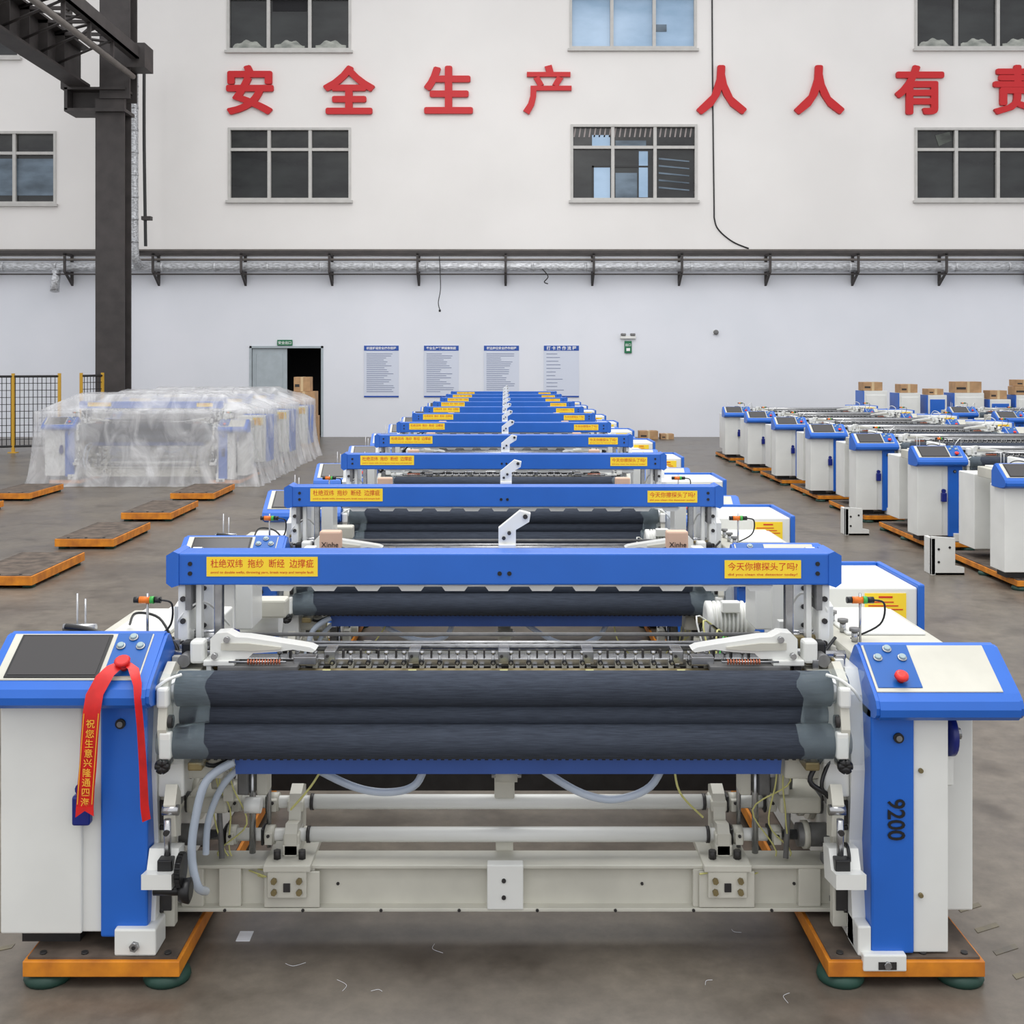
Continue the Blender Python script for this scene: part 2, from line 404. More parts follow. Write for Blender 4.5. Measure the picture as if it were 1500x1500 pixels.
    b.cyl((-.8,4.2,1.082),(.8,4.2,1.082),.006,STEEL,8)
    b.cyl((-1.0,4.28,1.05),(1.0,4.28,1.05),.018,STEEL,12)
    b.cyl((-1.0,4.27,1.095),(1.0,4.27,1.095),.007,GREYM,10)
    b.box(-1.0,1.0,4.32,4.36,.90,1.0,DARK)
    b.box(-1.0,1.0,4.12,4.16,.98,.995,CREAM)
    b.cyl((-.95,4.115,1.005),(.95,4.115,1.005),.006,BRASS,8)
    for k in range(27):
        x=-.80+.0635*k
        b.box(x-.008,x+.008,4.13,4.16,1.0,1.03,CREAM,.002)
        b.cyl((x,4.14,1.0),(x,4.14,1.06),.0045,STEEL,8)
        b.cyl((x,4.14,1.055),(x,4.14,1.066),.008,STEEL,8)
        b.cyl((x,4.12,1.028),(x,4.145,1.028),.009,BLACK,8)
        b.cyl((x,4.118,1.028),(x,4.12,1.028),.005,STEEL,8)
        b.box(x+.015,x+.03,4.12,4.15,.995,1.012,STEEL)
        b.box(x+.028,x+.034,4.17,4.20,1.03,1.06,DARK)
        b.tube([(x+.005,4.15,1.0),(x+.012,4.1,.985),(x+.006,4.08,.975)],.0025,CABLE,5,3)
    for x in (-.62,-.32,0.0,.3,.62):
        b.box(x-.02,x+.02,4.13,4.22,1.02,1.068,STEEL,.003)
        b.cyl((x-.008,4.13,1.05),(x-.008,4.125,1.05),.006,DARK,6)
        b.box(x-.014,x+.014,4.045,4.065,.985,1.02,CABLE)
    for sx in (-1,1):
        p=[(sx*1.03,1.055),(sx*1.03,1.125),(sx*1.01,1.145),(sx*.97,1.148),(sx*.94,1.132),(sx*.90,1.130),(sx*.74,1.106),(sx*.68,1.096),(sx*.66,1.086),(sx*.67,1.078),(sx*.74,1.088),(sx*.80,1.080),(sx*.88,1.075),(sx*.90,1.055)]
        b.prism(p,'y',4.07,4.14,WHITE)
        b.prism([(sx*.99,1.088),(sx*.99,1.112),(sx*.90,1.112),(sx*.78,1.098),(sx*.78,1.091),(sx*.88,1.085)],'y',4.062,4.071,CREAM)
        b.box(sx*.94,sx*1.05,4.05,4.17,1.035,1.055,WHITE,.004)
        b.cyl((sx*.97,4.07,1.125),(sx*.97,4.055,1.125),.011,STEEL,8)
        b.cyl((sx*1.01,4.06,1.07),(sx*1.01,4.04,1.07),.011,STEEL,8)
        b.box(sx*.72,sx*1.0,4.05,4.12,1.015,1.035,GREYM,.003)
        b.box(sx*.66,sx*.74,4.08,4.13,1.03,1.06,STEEL,.003)
        b.cyl((sx*.76,4.052,1.05),(sx*.96,4.052,1.05),.004,STEEL,8)
        for k in range(12):
            b.cyl((sx*(.78+.010*k),4.052,1.05),(sx*(.784+.010*k),4.052,1.05),.010,COPPER,8)
        b.box(sx*1.05,sx*1.10,4.06,4.12,1.04,1.12,WHITE,.01)
    # ---- two shafts on lower brackets
    for yy,zz in ((4.36,.445),(4.28,.355)):
        b.cyl((-.72,yy,zz),(.76,yy,zz),.027,WHITE,24)
        b.cyl((-1.0,yy,zz),(-.72,yy,zz),.023,WHITE,20)
        b.cyl((.76,yy,zz),(1.02,yy,zz),.023,WHITE,20)
        b.cyl((-1.19,yy,zz),(1.19,yy,zz),.018,STEEL,16)
        for x in (-1.0,-.86,.86,1.0):
            b.lathe([(0,.034),(.035,.034)],(x-.017,yy,zz),(1,0,0),CREAM,20)
            b.box(x-.03,x-.02,yy-.03,yy+.03,zz-.03,zz+.03,BLACK,.003)
            b.box(x-.014,x+.014,yy-.045,yy-.02,zz-.022,zz+.022,CREAM,.003)
            b.cyl((x,yy-.045,zz+.012),(x,yy-.052,zz+.012),.006,DARK,6)
        for x in (-.725,.745): b.lathe([(0,.03),(.012,.03)],(x,yy,zz),(1,0,0),DARK,20)
        b.cyl((1.08,yy,zz),(1.19,yy,zz),.042,GREYM,20); b.cyl((-1.19,yy,zz),(-1.10,yy,zz),.038,GREYM,20)
        b.cyl((1.10,yy,zz),(1.12,yy,zz),.05,CREAM,20)
    for x in (-.775,.80):
        b.box(x-.032,x+.032,4.22,4.40,.30,.34,CREAM,.004)
        b.prism([(4.22,.30),(4.42,.30),(4.42,.49),(4.37,.51),(4.32,.49),(4.30,.40),(4.24,.41),(4.22,.38)],'x',x-.022,x+.022,CREAM)
        b.box(x-.03,x+.03,4.31,4.41,.425,.465,CREAM,.006)
        b.box(x-.03,x+.03,4.225,4.335,.335,.375,CREAM,.006)
        b.box(x-.085,x+.085,4.14,4.42,.275,.30,CREAM,.004)
        b.box(x-.07,x+.07,4.145,4.17,.18,.275,CREAM,.004)
        b.box(x-.012,x+.012,4.14,4.15,.205,.235,DARK)
        for dx in (-.045,.045):
            for z in (.205,.245):
                b.cyl((x+dx,4.145,z),(x+dx,4.13,z),.011,BRASS,6)
            b.cyl((x+dx,4.2,.30),(x+dx,4.2,.33),.014,DARK,6)
    # ---- main cross beam
    b.box(-1.19,1.19,4.20,4.212,.13,.285,CREAM)
    b.box(-1.19,1.19,4.17,4.30,.275,.288,CREAM,.003)
    b.box(-1.19,1.19,4.16,4.36,.125,.138,CREAM,.003)
    b.box(-.06,.07,4.155,4.2,.135,.295,WHITE,.004)
    b.cyl((.0,4.155,.24),(.0,4.15,.24),.008,DARK,8); b.cyl((.0,4.155,.18),(.0,4.15,.18),.008,DARK,8)
    for x in (-.985,-.72,.72,1.1,-1.12):
        b.box(x-.04,x+.04,4.172,4.2,.138,.276,CREAM,.004)
    b.box(-.86,-.66,4.16,4.17,.14,.27,CREAM,.004); b.box(.70,.9,4.16,4.17,.14,.27,CREAM,.004)
    for k in range(8):
        b.cyl((-1.0+.28*k,4.16,.132),(-1.0+.28*k,4.155,.132),.006,DARK,6)
    for k in range(4):
        b.cyl((-.3+.55*k-.3,4.2,.21),(-.3+.55*k-.3,4.196,.21),.006,DARK,6)
    b.box(-.03,.035,4.30,4.37,.14,.34,CREAM,.004)
    b.box(-.035,.04,4.32,4.38,.47,.72,CREAM,.006)
    b.box(-.10,.13,4.27,4.36,.63,.65,GREYM,.004)
    b.cyl((-.03,4.29,.57),(.05,4.29,.57),.025,CREAM,16); b.cyl((-.045,4.29,.57),(.065,4.29,.57),.010,STEEL,10)
    b.box(-.1,.12,4.2,4.3,.665,.69,GREYM)
    # ---- hoses
    b.tube([(-.72,4.12,.70),(-.66,4.12,.65),(-.52,4.12,.585),(-.40,4.12,.57),(-.31,4.12,.60),(-.27,4.12,.70)],.014,HOSE,10)
    b.tube([(.07,4.12,.70),(.15,4.12,.64),(.28,4.12,.565),(.40,4.12,.545),(.52,4.12,.59),(.58,4.12,.70)],.014,HOSE,10)
    b.tube([(-.93,4.0,.72),(-1.02,3.98,.66),(-1.06,3.98,.52),(-1.07,3.98,.40),(-1.05,3.98,.30),(-1.04,4.05,.25)],.015,HOSE,10)
    b.tube([(-.90,4.05,.70),(-.98,4.05,.62),(-1.03,4.05,.5),(-1.04,4.05,.38)],.012,HOSE,10)
    for k in range(6):
        a=U(-.03,.03); sx=-1 if k%2 else 1
        b.tube([(sx*(.95+.02*k),4.2,.72),(sx*(1.0+a),4.15,.6),(sx*(.9+.03*k),4.2,.45+a),(sx*(1.02-a),4.25,.28),(sx*(.7+.03*k),4.15,.24+a)],.003,CABLE,6)
    b.tube([(-.62,4.1,.70),(-.68,4.1,.6),(-.76,4.14,.5)],.004,CABLE); b.tube([(.6,4.1,.70),(.62,4.1,.58),(.72,4.2,.45)],.004,CABLE)
    b.tube([(1.1,4.0,.74),(1.05,3.98,.66),(1.12,3.98,.6),(1.15,3.98,.48)],.009,BLACK)
    b.tube([(1.13,4.0,.74),(1.09,3.98,.64),(1.15,3.98,.56),(1.16,3.98,.44)],.007,BLACK)
    b.tube([(-1.1,4.0,.76),(-1.02,4.02,.70),(-.96,4.05,.71),(-.9,4.1,.74)],.008,BLACK)
    b.tube([(1.0,4.1,.76),(.9,4.05,.70),(.8,4.1,.70),(.72,4.15,.74)],.006,BLACK)
    for sx in (-1,1):
        b.box(sx*.98,sx*1.12,4.05,4.3,.64,.72,CREAM,.01)
        b.cyl((sx*.92,4.25,.30),(sx*.92,4.25,.70),.012,STEEL,10)
        b.cyl((sx*.87,4.3,.30),(sx*.87,4.3,.70),.009,STEEL,10)
        b.cyl((sx*1.02,4.2,.30),(sx*1.08,4.35,.66),.010,GREYM,10)
        b.box(sx*1.0,sx*1.15,4.2,4.4,.46,.52,CREAM,.01)
        b.box(sx*1.03,sx*1.08,3.96,4.2,.70,.73,BRASS,.006)
        for k in range(3):
            b.box(sx*(.86+.07*k),sx*(.90+.07*k),4.22,4.3,.52,.60+.02*k,(CREAM,GREYM,CREAM)[k],.006)

    # ---- consoles
    def console(x0,x1,dz,left):
        prof=[(4.10,1.14),(4.085,1.15),(4.06,1.147),(3.875,1.03),(3.85,1.01),(3.838,.985),(3.842,.96),(3.86,.945),(3.93,.93),(4.15,.93),(4.15,1.08)]
        prof=[(p,q+dz) for p,q in prof]
        b.prism(prof,'x',x0+.012,x1-.012,BLUE)
        pr2=[(p+(3.99-p)*.03,q+(1.04+dz-q)*.06) for p,q in prof]
        b.prism(pr2,'x',x0,x1,BLUE)
        o=Vector((0,3.875,1.03+dz)); e=Vector((0,4.06,1.147+dz)); v=(e-o); L=v.length; v.normalize()
        nrm=Vector((0,-v.z,v.y))
        b.M=Matrix(((1,0,0,0),(0,v.y,nrm.y,o.y),(0,v.z,nrm.z,o.z),(0,0,0,1)))
        if left:
            b.box(x0+.03,x1-.045,.004,L-.004,-.002,.004,CREAM,.003)
            b.box(x0+.06,x1-.185,.012,L-.012,.003,.008,BLACK,.002)
            b.box(x0+.07,x1-.195,.022,L-.022,.0075,.0095,SCREEN)
            px=x1-.17; pw=.12
        else:
            b.box(x0+.012,x1-.055,.004,L-.004,-.002,.004,CREAM,.003)
            px=x0+.02; pw=.15
        b.box(px,px+pw,.02,L-.004,.003,.007,PLBLUE,.002)
        for fx,fy in ((.22,.70),(.50,.90),(.78,.70)):
            cx=px+pw*fx; cy=.01+L*fy*.92
            b.lathe([(0,.016),(.006,.016),(.007,.013)],(cx,cy,.006),(0,0,1),STEEL,16)
            b.lathe([(0,.012),(.010,.012),(.012,.009)],(cx,cy,.008),(0,0,1),GREYB,16)
        b.lathe([(0,.012),(.018,.012),(.02,.024),(.03,.022),(.035,.012)],(px+pw*.55,.05,.006),(0,0,1),RED,20)
        b.M=Matrix.Identity(4)
    console(-1.735,-1.175,0,True)
    console(1.235,1.725,-.04,False)

    # ---- top blue beam
    if beam:
        b.box(-1.175,1.185,4.18,4.31,1.293,1.407,BLUE,.006)
        for sx in (-1,1):
            b.prism([(sx*1.17,1.293),(sx*1.195,1.285),(sx*1.215,1.30),(sx*1.215,1.40),(sx*1.19,1.415),(sx*1.17,1.407)],'y',4.175,4.33,BLUE)
            b.box(sx*1.13,sx*1.15,4.19,4.3,1.20,1.30,GREYM)
            for dz in (1.335,1.37):
                b.cyl((sx*1.13,4.18,dz),(sx*1.13,4.176,dz),.008,BLACK,10)
        b.cyl((-.015,4.18,1.335),(-.015,4.176,1.335),.008,BLACK,10); b.cyl((.02,4.18,1.335),(.02,4.176,1.335),.008,BLACK,10)
        b.box(-1.07,-.67,4.177,4.181,1.325,1.395,YEL)
        b.text('杜绝双纬  拖纱  断经  边撑疵',.034,facing(-.87,4.1765,1.372),TXTRED,.0003,0,width=.37,height=.031)
        b.text('avoid to double wefts, throwing yarn, break warp and temple fault',.014,facing(-.87,4.1765,1.339),TXTRED,.0003,0,width=.37,height=.011)
        b.box(.795,1.07,4.177,4.181,1.318,1.383,YEL)
        b.text('今天你擦探头了吗?',.034,facing(.932,4.1765,1.361),TXTRED,.0003,0,width=.25,height=.029)
        b.text('did you clean the detector today?',.014,facing(.932,4.1765,1.331),TXTRED,.0003,0,width=.25,height=.011)
        b.box(-.90,.97,4.22,4.29,1.28,1.294,WHITE)
        for k in range(12):
            x=-.86+.158*k
            b.prism([(x,1.285),(x+.10,1.285),(x+.085,1.265),(x+.015,1.265)],'y',4.215,4.225,WHITE)
        b.box(-.02,.045,4.31,4.38,1.30,1.42,WHITE,.005)
        b.prism([(-.02,1.40),(.045,1.40),(.045,1.47),(.095,1.50),(.10,1.53),(.06,1.54),(-.02,1.475)],'y',4.33,4.38,WHITE)
        b.cyl((.08,4.33,1.52),(.08,4.32,1.52),.009,DARK,8); b.cyl((.0,4.33,1.44),(.0,4.32,1.44),.007,DARK,8)
        b.cyl((.02,4.33,1.46),(.02,4.31,1.46),.007,DARK,8)
    else:
        b.cyl((-1.15,4.9,1.02),(1.15,4.9,1.02),.08,DENIM,28)
        b.cyl((-1.15,4.6,1.08),(1.15,4.6,1.08),.03,STEEL,16)
        for k in range(5): b.box(-1.05,1.05,4.38+.035*k,4.395+.035*k,.95,1.09,(GREYM,DARK)[k%2])
        b.box(-1.22,-1.17,4.5,5.0,.95,1.14,WHITE,.01); b.box(1.17,1.22,4.5,5.0,.95,1.14,WHITE,.01)
    return b

FY=4.0; D=2.24
loomA=build_loom(True).mesh('air_jet_loom',(0,FY,0))
loomB=build_loom(False).mesh('air_jet_loom_base',(0,FY,0))
for n in range(11): place('air_jet_loom',loomA,(0,FY+D*n,0))
for n in range(3,10): place('air_jet_loom',loomB,(6.3,FY+D*n,0))
for n in range(7,10): place('air_jet_loom',loomB,(11.0,FY+D*n,0))
for n in range(7,10): place('air_jet_loom',loomA,(-6.05,FY+D*n,0))

# ---------------- plastic dust covers on the left row
def wrap_mat():
    m=bpy.data.materials.new('plastic_wrap'); m.use_nodes=True; nt=m.node_tree; b=nt.nodes['Principled BSDF']
    b.inputs['Base Color'].default_value=lin((222,222,224)); b.inputs['Roughness'].default_value=.16
    tc=nt.nodes.new('ShaderNodeTexCoord'); mp=nt.nodes.new('ShaderNodeMapping'); mp.inputs['Scale'].default_value=(1.6,1.6,.8)
    mp.inputs['Rotation'].default_value=(0,.35,0)
    n=nt.nodes.new('ShaderNodeTexNoise'); n.inputs['Scale'].default_value=2.0; n.inputs['Detail'].default_value=6; n.inputs['Distortion'].default_value=1.0
    nt.links.new(tc.outputs['Object'],mp.inputs[0]); nt.links.new(mp.outputs[0],n.inputs['Vector'])
    mr=nt.nodes.new('ShaderNodeMapRange'); mr.inputs[1].default_value=.42; mr.inputs[2].default_value=.70; mr.inputs[3].default_value=.33; mr.inputs[4].default_value=.68
    nt.links.new(n.outputs['Fac'],mr.inputs[0]); nt.links.new(mr.outputs[0],b.inputs['Alpha'])
    bp=nt.nodes.new('ShaderNodeBump'); bp.inputs['Strength'].default_value=.7; bp.inputs['Distance'].default_value=.05
    nt.links.new(n.outputs['Fac'],bp.inputs['Height']); nt.links.new(bp.outputs[0],b.inputs['Normal'])
    return m
WRAP=wrap_mat()
def wrap(seed):
    bm=bmesh.new(); bmesh.ops.create_cube(bm,size=2)
    bmesh.ops.subdivide_edges(bm,edges=bm.edges[:],cuts=36,use_grid_fill=True)
    dl=[f for f in bm.faces if all(v.co.z<-.999 for v in f.verts)]
    bmesh.ops.delete(bm,geom=dl,context='FACES')
    for v in bm.verts:
        x,y,z=v.co; t=(z+1)/2
        yl=(y+1)/2
        if yl<.10: top=1.24
        elif yl<.18: top=1.24+(1.50-1.24)*(yl-.10)/.08
        elif yl<.60: top=1.50+.03*math.sin((yl-.18)*7)
        else: top=1.50-.14*(yl-.60)/.40
        ax=abs(x)
        if ax>.68: top=min(top,1.50-(ax-.68)*.85)
        fl=1+.08*(1-t)**3
        px=x*1.84*fl; py=y*.95*(1+.12*(1-t)**3); pz=t*top
        q=Vector((px*1.1+seed*7,py*1.1,pz*.5)); q2=Vector((px*4+seed,py*4,pz*.9))
        fold=.03*math.sin(px*13+seed+3*noise.noise(q))*(1-t)+.03*noise.noise(q)+.03*noise.noise(q2)
        if abs(y)>.99: py+=fold*(1 if y>0 else -1)
        if ax>.99: px+=(.03*math.sin(py*13+seed)*(1-t)+.05*noise.noise(q)+.03*noise.noise(q2))*(1 if x>0 else -1)
        if t>.98: pz+=noise.noise(q2)*.015+.03
        elif t>.5: pz+=noise.noise(q2)*.015
        if t<.01: pz=.005
        v.co=(px,py,pz)
    b=MB(); b.addbm(bm,WRAP,True); return b.mesh('plastic_dust_cover')
for i,n in enumerate(range(7,10)):
    place('plastic_dust_cover',wrap(i),(-6.05,FY+D*n+.72,0))

# ---------------- empty pallets
pb=MB()
pb.box(-.33,.33,0,1.35,.03,.115,ORANGE,.004)
pb.box(-.315,.315,.015,1.335,.11,.12,PLYW)
for yy in (.1,.67,1.25):
    for xx in (-.26,.26): pb.lathe([(0,.06),(.03,.06)],(xx,yy,0),(0,0,1),GREEN,14)
for k in range(3): pb.cyl((-.2+.2*k,.06,.12),(-.2+.2*k,.06,.127),.015,DARK,8)
pm=pb.mesh('machine_pallet')
for n in range(2,7):
    place('machine_pallet',pm,(-4.68,3.98+D*n,0)); place('machine_pallet',pm,(-7.45,3.98+D*n,0))

# ---------------- red ribbon on the first loom
b=MB()
def strip(pts,w,m):
    vs=[];fs=[]
    for (x,y,z,a) in pts:
        dx=w/2*math.cos(a); dy=w/2*math.sin(a)
        vs += [(x-dx,y-dy,z),(x+dx,y+dy,z)]
    for i in range(len(pts)-1): fs.append((2*i,2*i+1,2*i+3,2*i+2))
    b.add(vs,fs,m,True)
strip([(-1.28,3.905,1.085,0),(-1.30,3.885,1.08,.1),(-1.325,3.855,1.055,.1),(-1.35,3.828,1.00,0),(-1.358,3.822,.94,0),(-1.367,3.83,.86,0),(-1.376,3.84,.76,0),(-1.385,3.845,.68,0),(-1.39,3.85,.62,0)],.058,RIB)
strip([(-1.358-.024,3.8195,.94,0),(-1.367-.024,3.8275,.86,0),(-1.385-.024,3.8425,.68,0),(-1.39-.024,3.8475,.63,0)],.003,GOLD)
strip([(-1.358+.024,3.8195,.94,0),(-1.367+.024,3.8275,.86,0),(-1.385+.024,3.8425,.68,0),(-1.39+.024,3.8475,.63,0)],.003,GOLD)
b.prism([(-1.419,.62),(-1.361,.62),(-1.360,.590),(-1.39,.608),(-1.421,.586)],'y',3.849,3.851,RIB)
strip([(-1.27,3.905,1.085,0),(-1.235,3.87,1.075,.3),(-1.212,3.84,1.03,1.0),(-1.205,3.822,.98,1.2),(-1.2,3.83,.9,1.2),(-1.197,3.85,.75,1.1),(-1.195,3.86,.62,1.0),(-1.19,3.865,.57,1.0)],.035,RIB)
b.lathe([(0,.024),(.010,.027),(.016,.02)],(-1.279,3.895,1.088),(0,-.5,.8),RIB,14)
for i,ch in enumerate('祝您生意兴隆通四海'):
    z=.905-.033*i
    b.text(ch,.030,facing(-1.362-.024*i/8,3.8235+.002*i,z),GOLD,.0003,.0002)
rb=b.obj('red_ribbon',(-1.3,3.85,.9))

# ------------------------------------------------------------ room shell
def floor_mat():
    m=bpy.data.materials.new('floor_concrete'); m.use_nodes=True; nt=m.node_tree; b=nt.nodes['Principled BSDF']
    tc=nt.nodes.new('ShaderNodeTexCoord')
    n=nt.nodes.new('ShaderNodeTexNoise'); n.inputs['Scale'].default_value=.7; n.inputs['Detail'].default_value=8; n.inputs['Roughness'].default_value=.65
    nt.links.new(tc.outputs['Object'],n.inputs['Vector'])
    cr=nt.nodes.new('ShaderNodeValToRGB'); cr.color_ramp.elements[0].position=.3; cr.color_ramp.elements[1].position=.72
    cr.color_ramp.elements[0].color=lin((94,86,79)); cr.color_ramp.elements[1].color=lin((134,125,112))
    nt.links.new(n.outputs['Fac'],cr.inputs['Fac'])
    n3=nt.nodes.new('ShaderNodeTexNoise'); n3.inputs['Scale'].default_value=9; n3.inputs['Detail'].default_value=10; n3.inputs['Roughness'].default_value=.72
    nt.links.new(tc.outputs['Object'],n3.inputs['Vector'])
    c3=nt.nodes.new('ShaderNodeValToRGB'); c3.color_ramp.elements[0].position=.35; c3.color_ramp.elements[1].position=.65
    c3.color_ramp.elements[0].color=(.5,.5,.5,1); c3.color_ramp.elements[1].color=(.85,.85,.85,1)
    nt.links.new(n3.outputs['Fac'],c3.inputs[0])
    mx=nt.nodes.new('ShaderNodeMixRGB'); mx.blend_type='MULTIPLY'; mx.inputs['Fac'].default_value=.8
    nt.links.new(cr.outputs[0],mx.inputs[1]); nt.links.new(c3.outputs[0],mx.inputs[2])
    n4=nt.nodes.new('ShaderNodeTexNoise'); n4.inputs['Scale'].default_value=2.3; n4.inputs['Detail'].default_value=6
    nt.links.new(tc.outputs['Object'],n4.inputs['Vector'])
    c4=nt.nodes.new('ShaderNodeValToRGB'); c4.color_ramp.elements[0].position=.54; c4.color_ramp.elements[1].position=.70
    c4.color_ramp.elements[0].color=(1,1,1,1); c4.color_ramp.elements[1].color=(.6,.58,.56,1)
    nt.links.new(n4.outputs['Fac'],c4.inputs[0])
    m2=nt.nodes.new('ShaderNodeMixRGB'); m2.blend_type='MULTIPLY'; m2.inputs['Fac'].default_value=1
    nt.links.new(mx.outputs[0],m2.inputs[1]); nt.links.new(c4.outputs[0],m2.inputs[2]); nt.links.new(m2.outputs[0],b.inputs['Base Color'])
    mr=nt.nodes.new('ShaderNodeMapRange'); mr.inputs[3].default_value=.24; mr.inputs[4].default_value=.48
    nt.links.new(n.outputs['Fac'],mr.inputs[0]); nt.links.new(mr.outputs[0],b.inputs['Roughness'])
    return m
FLOORM=floor_mat()
b=MB(); b.box(-22,22,-6,33,-.2,0,FLOORM); b.obj('floor')
b=MB()
for k in range(9):
    y=3.3+.16*k
    for x0 in (1.74,-1.86):
        b.prism([(x0,y),(x0+.10,y+.05),(x0+.10,y+.08),(x0,y+.03)],'z',.0005,.002,HAZ)
b.obj('floor_marking',(0,4,0))

WALLM=mat('wall_plaster',(230,227,224),.75,c2=(224,221,218),scale=.4,bump=.05,bscale=30)
WALLW=mat('wall_plaster_lower',(228,230,237),.7,c2=(222,225,232),scale=.5)
WY=32.15
wins=[(-7.64,-4.23,6.55,8.57),(1.85,5.36,6.55,8.66),(11.38,14.85,6.55,8.57),(-15.9,-12.4,6.45,8.47),
      (-7.67,-4.23,10.7,12.8),(1.82,5.34,10.75,12.85),(11.38,14.85,10.75,12.85),(-16.9,-13.4,10.5,12.6)]
door=(-6.98,-5.06,0,2.46)
ops=wins+[door]
xs=sorted(set([-22,22]+[o[0] for o in ops]+[o[1] for o in ops])); zs=sorted(set([0,5.0,14.5]+[o[2] for o in ops]+[o[3] for o in ops]))
b=MB()
for i in range(len(xs)-1):
    for j in range(len(zs)-1):
        cx=(xs[i]+xs[i+1])/2; cz=(zs[j]+zs[j+1])/2
        if any(o[0]<cx<o[1] and o[2]<cz<o[3] for o in ops): continue
        b.box(xs[i],xs[i+1],WY,WY+.3,zs[j],zs[j+1],WALLW if cz<5 else WALLM)
b.obj('wall_back')

def glass(name,c,c2,sc=1.2):
    return mat(name,c,.25,c2=c2,scale=sc,stretch=(1,1,2.5),det=6)
GD=glass('glass_dark',(54,56,54),(26,26,28)); GD2=glass('glass_dark_lower',(46,49,49),(24,25,27),.8); GL=glass('glass_blue',(170,196,222),(132,162,190),.5)
GT=glass('glass_top',(96,104,94),(46,48,44),1.4); GS=glass('glass_grey_blue',(110,128,144),(66,80,92),1)
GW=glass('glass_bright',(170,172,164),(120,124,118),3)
SHUT=mat('shutter_slats',(150,140,138),.5)
for wi,(x0,x1,z0,z1) in enumerate(wins):
    b=MB(); y=WY; t=.07
    b.box(x0,x1,y-.03,y+.12,z0,z0+t,FRAMEG); b.box(x0,x1,y-.03,y+.12,z1-t,z1,FRAMEG)
    b.box(x0,x0+t,y-.03,y+.12,z0+t,z1-t,FRAMEG); b.box(x1-t,x1,y-.03,y+.12,z0+t,z1-t,FRAMEG)
    b.box(x0-.05,x1+.05,y-.10,y,z0-.07,z0,FRAMEG)
    w=(x1-x0); zt=z0+(z1-z0)*.70
    for k in (1,2): b.box(x0+w*k/3-.045,x0+w*k/3+.045,y-.01,y+.11,z0+t,z1-t,FRAMEG)
    b.box(x0+t,x1-t,y,y+.10,zt-.04,zt+.04,FRAMEG)
    for k in range(3):
        for r in range(2):
            a0=x0+w*k/3; a1=x0+w*(k+1)/3; c0=(z0,zt)[r]; c1=(zt,z1)[r]
            m=(GD2,GD)[r]
            if wi==5: m=GL
            b.box(a0,a1,y+.09,y+.10,c0,c1,m)
    if wi==1:  # flat pale patches paint the lit room and reflections into the glass
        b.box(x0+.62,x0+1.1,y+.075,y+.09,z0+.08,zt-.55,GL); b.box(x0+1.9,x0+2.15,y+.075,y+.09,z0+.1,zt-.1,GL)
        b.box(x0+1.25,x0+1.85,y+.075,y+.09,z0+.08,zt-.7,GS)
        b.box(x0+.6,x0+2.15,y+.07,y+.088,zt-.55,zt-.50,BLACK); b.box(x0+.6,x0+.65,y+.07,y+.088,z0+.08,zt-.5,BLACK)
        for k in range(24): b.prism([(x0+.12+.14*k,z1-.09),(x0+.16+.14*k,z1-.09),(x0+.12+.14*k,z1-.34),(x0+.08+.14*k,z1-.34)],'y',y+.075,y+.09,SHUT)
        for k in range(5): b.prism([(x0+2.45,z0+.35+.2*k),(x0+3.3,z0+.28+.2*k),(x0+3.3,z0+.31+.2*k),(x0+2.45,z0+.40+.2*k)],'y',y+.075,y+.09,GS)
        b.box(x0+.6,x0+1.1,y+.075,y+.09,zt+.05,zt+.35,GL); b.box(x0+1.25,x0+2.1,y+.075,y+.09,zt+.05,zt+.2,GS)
    if wi in (4,6):
        for k in range(3):
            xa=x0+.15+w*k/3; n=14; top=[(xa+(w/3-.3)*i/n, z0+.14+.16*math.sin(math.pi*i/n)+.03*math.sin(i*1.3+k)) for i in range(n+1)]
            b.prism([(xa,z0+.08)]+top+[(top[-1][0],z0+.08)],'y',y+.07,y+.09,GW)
    if wi==4: b.box(x0+1.25,x0+2.2,y+.075,y+.09,zt-.35,zt+.1,INTER)
    if wi==5:
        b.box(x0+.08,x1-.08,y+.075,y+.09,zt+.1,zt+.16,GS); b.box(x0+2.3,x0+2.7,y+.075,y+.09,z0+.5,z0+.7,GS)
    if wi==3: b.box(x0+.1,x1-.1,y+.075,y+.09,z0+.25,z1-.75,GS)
    if wi==2: b.prism([(x0+.6,z1-.2),(x0+1.0,z1-.1),(x0+1.05,z1-.35),(x0+.7,z1-.5)],'y',y+.075,y+.09,GT)
    b.obj('window_%d'%(wi+1),((x0+x1)/2,y,(z0+z1)/2))

b=MB(); x0,x1,z0,z1=door
b.box(x0-.06,x0,WY-.03,WY+.2,0,z1+.06,DOORG); b.box(x1,x1+.06,WY-.03,WY+.2,0,z1+.06,DOORG); b.box(x0-.06,x1+.06,WY-.03,WY+.2,z1,z1+.06,DOORG)
b.box(x0,x0+.97,WY+.03,WY+.08,.02,z1,DOORG,.01)
b.box(x0+.12,x0+.85,WY+.02,WY+.035,1.2,2.3,DOORG,.01); b.box(x0+.12,x0+.85,WY+.02,WY+.035,.2,1.05,DOORG,.01)
b.cyl((x0+.9,WY+.03,1.05),(x0+.9,WY-.03,1.05),.03,STEEL); b.box(x0+.78,x0+.9,WY-.04,WY-.02,1.03,1.07,STEEL)
b.box(x1-.05,x1-.01,WY+.28,WY+1.2,.02,z1,DOORG)
b.obj('door_1',(-6,WY,0))
b=MB()
b.box(-7.5,-4.5,WY+2.2,WY+2.3,0,3,INTER); b.box(-7.6,-7.5,WY+.3,WY+2.3,0,3,INTER); b.box(-4.5,-4.4,WY+.3,WY+2.3,0,3,INTER); b.box(-7.6,-4.4,WY+.3,WY+2.3,3,3.1,INTER); b.box(-7.6,-4.4,WY+.3,WY+2.3,-.1,0,INTER)  # near-black box added behind the doorway so no world light shows through
b.obj('door_dark_box')

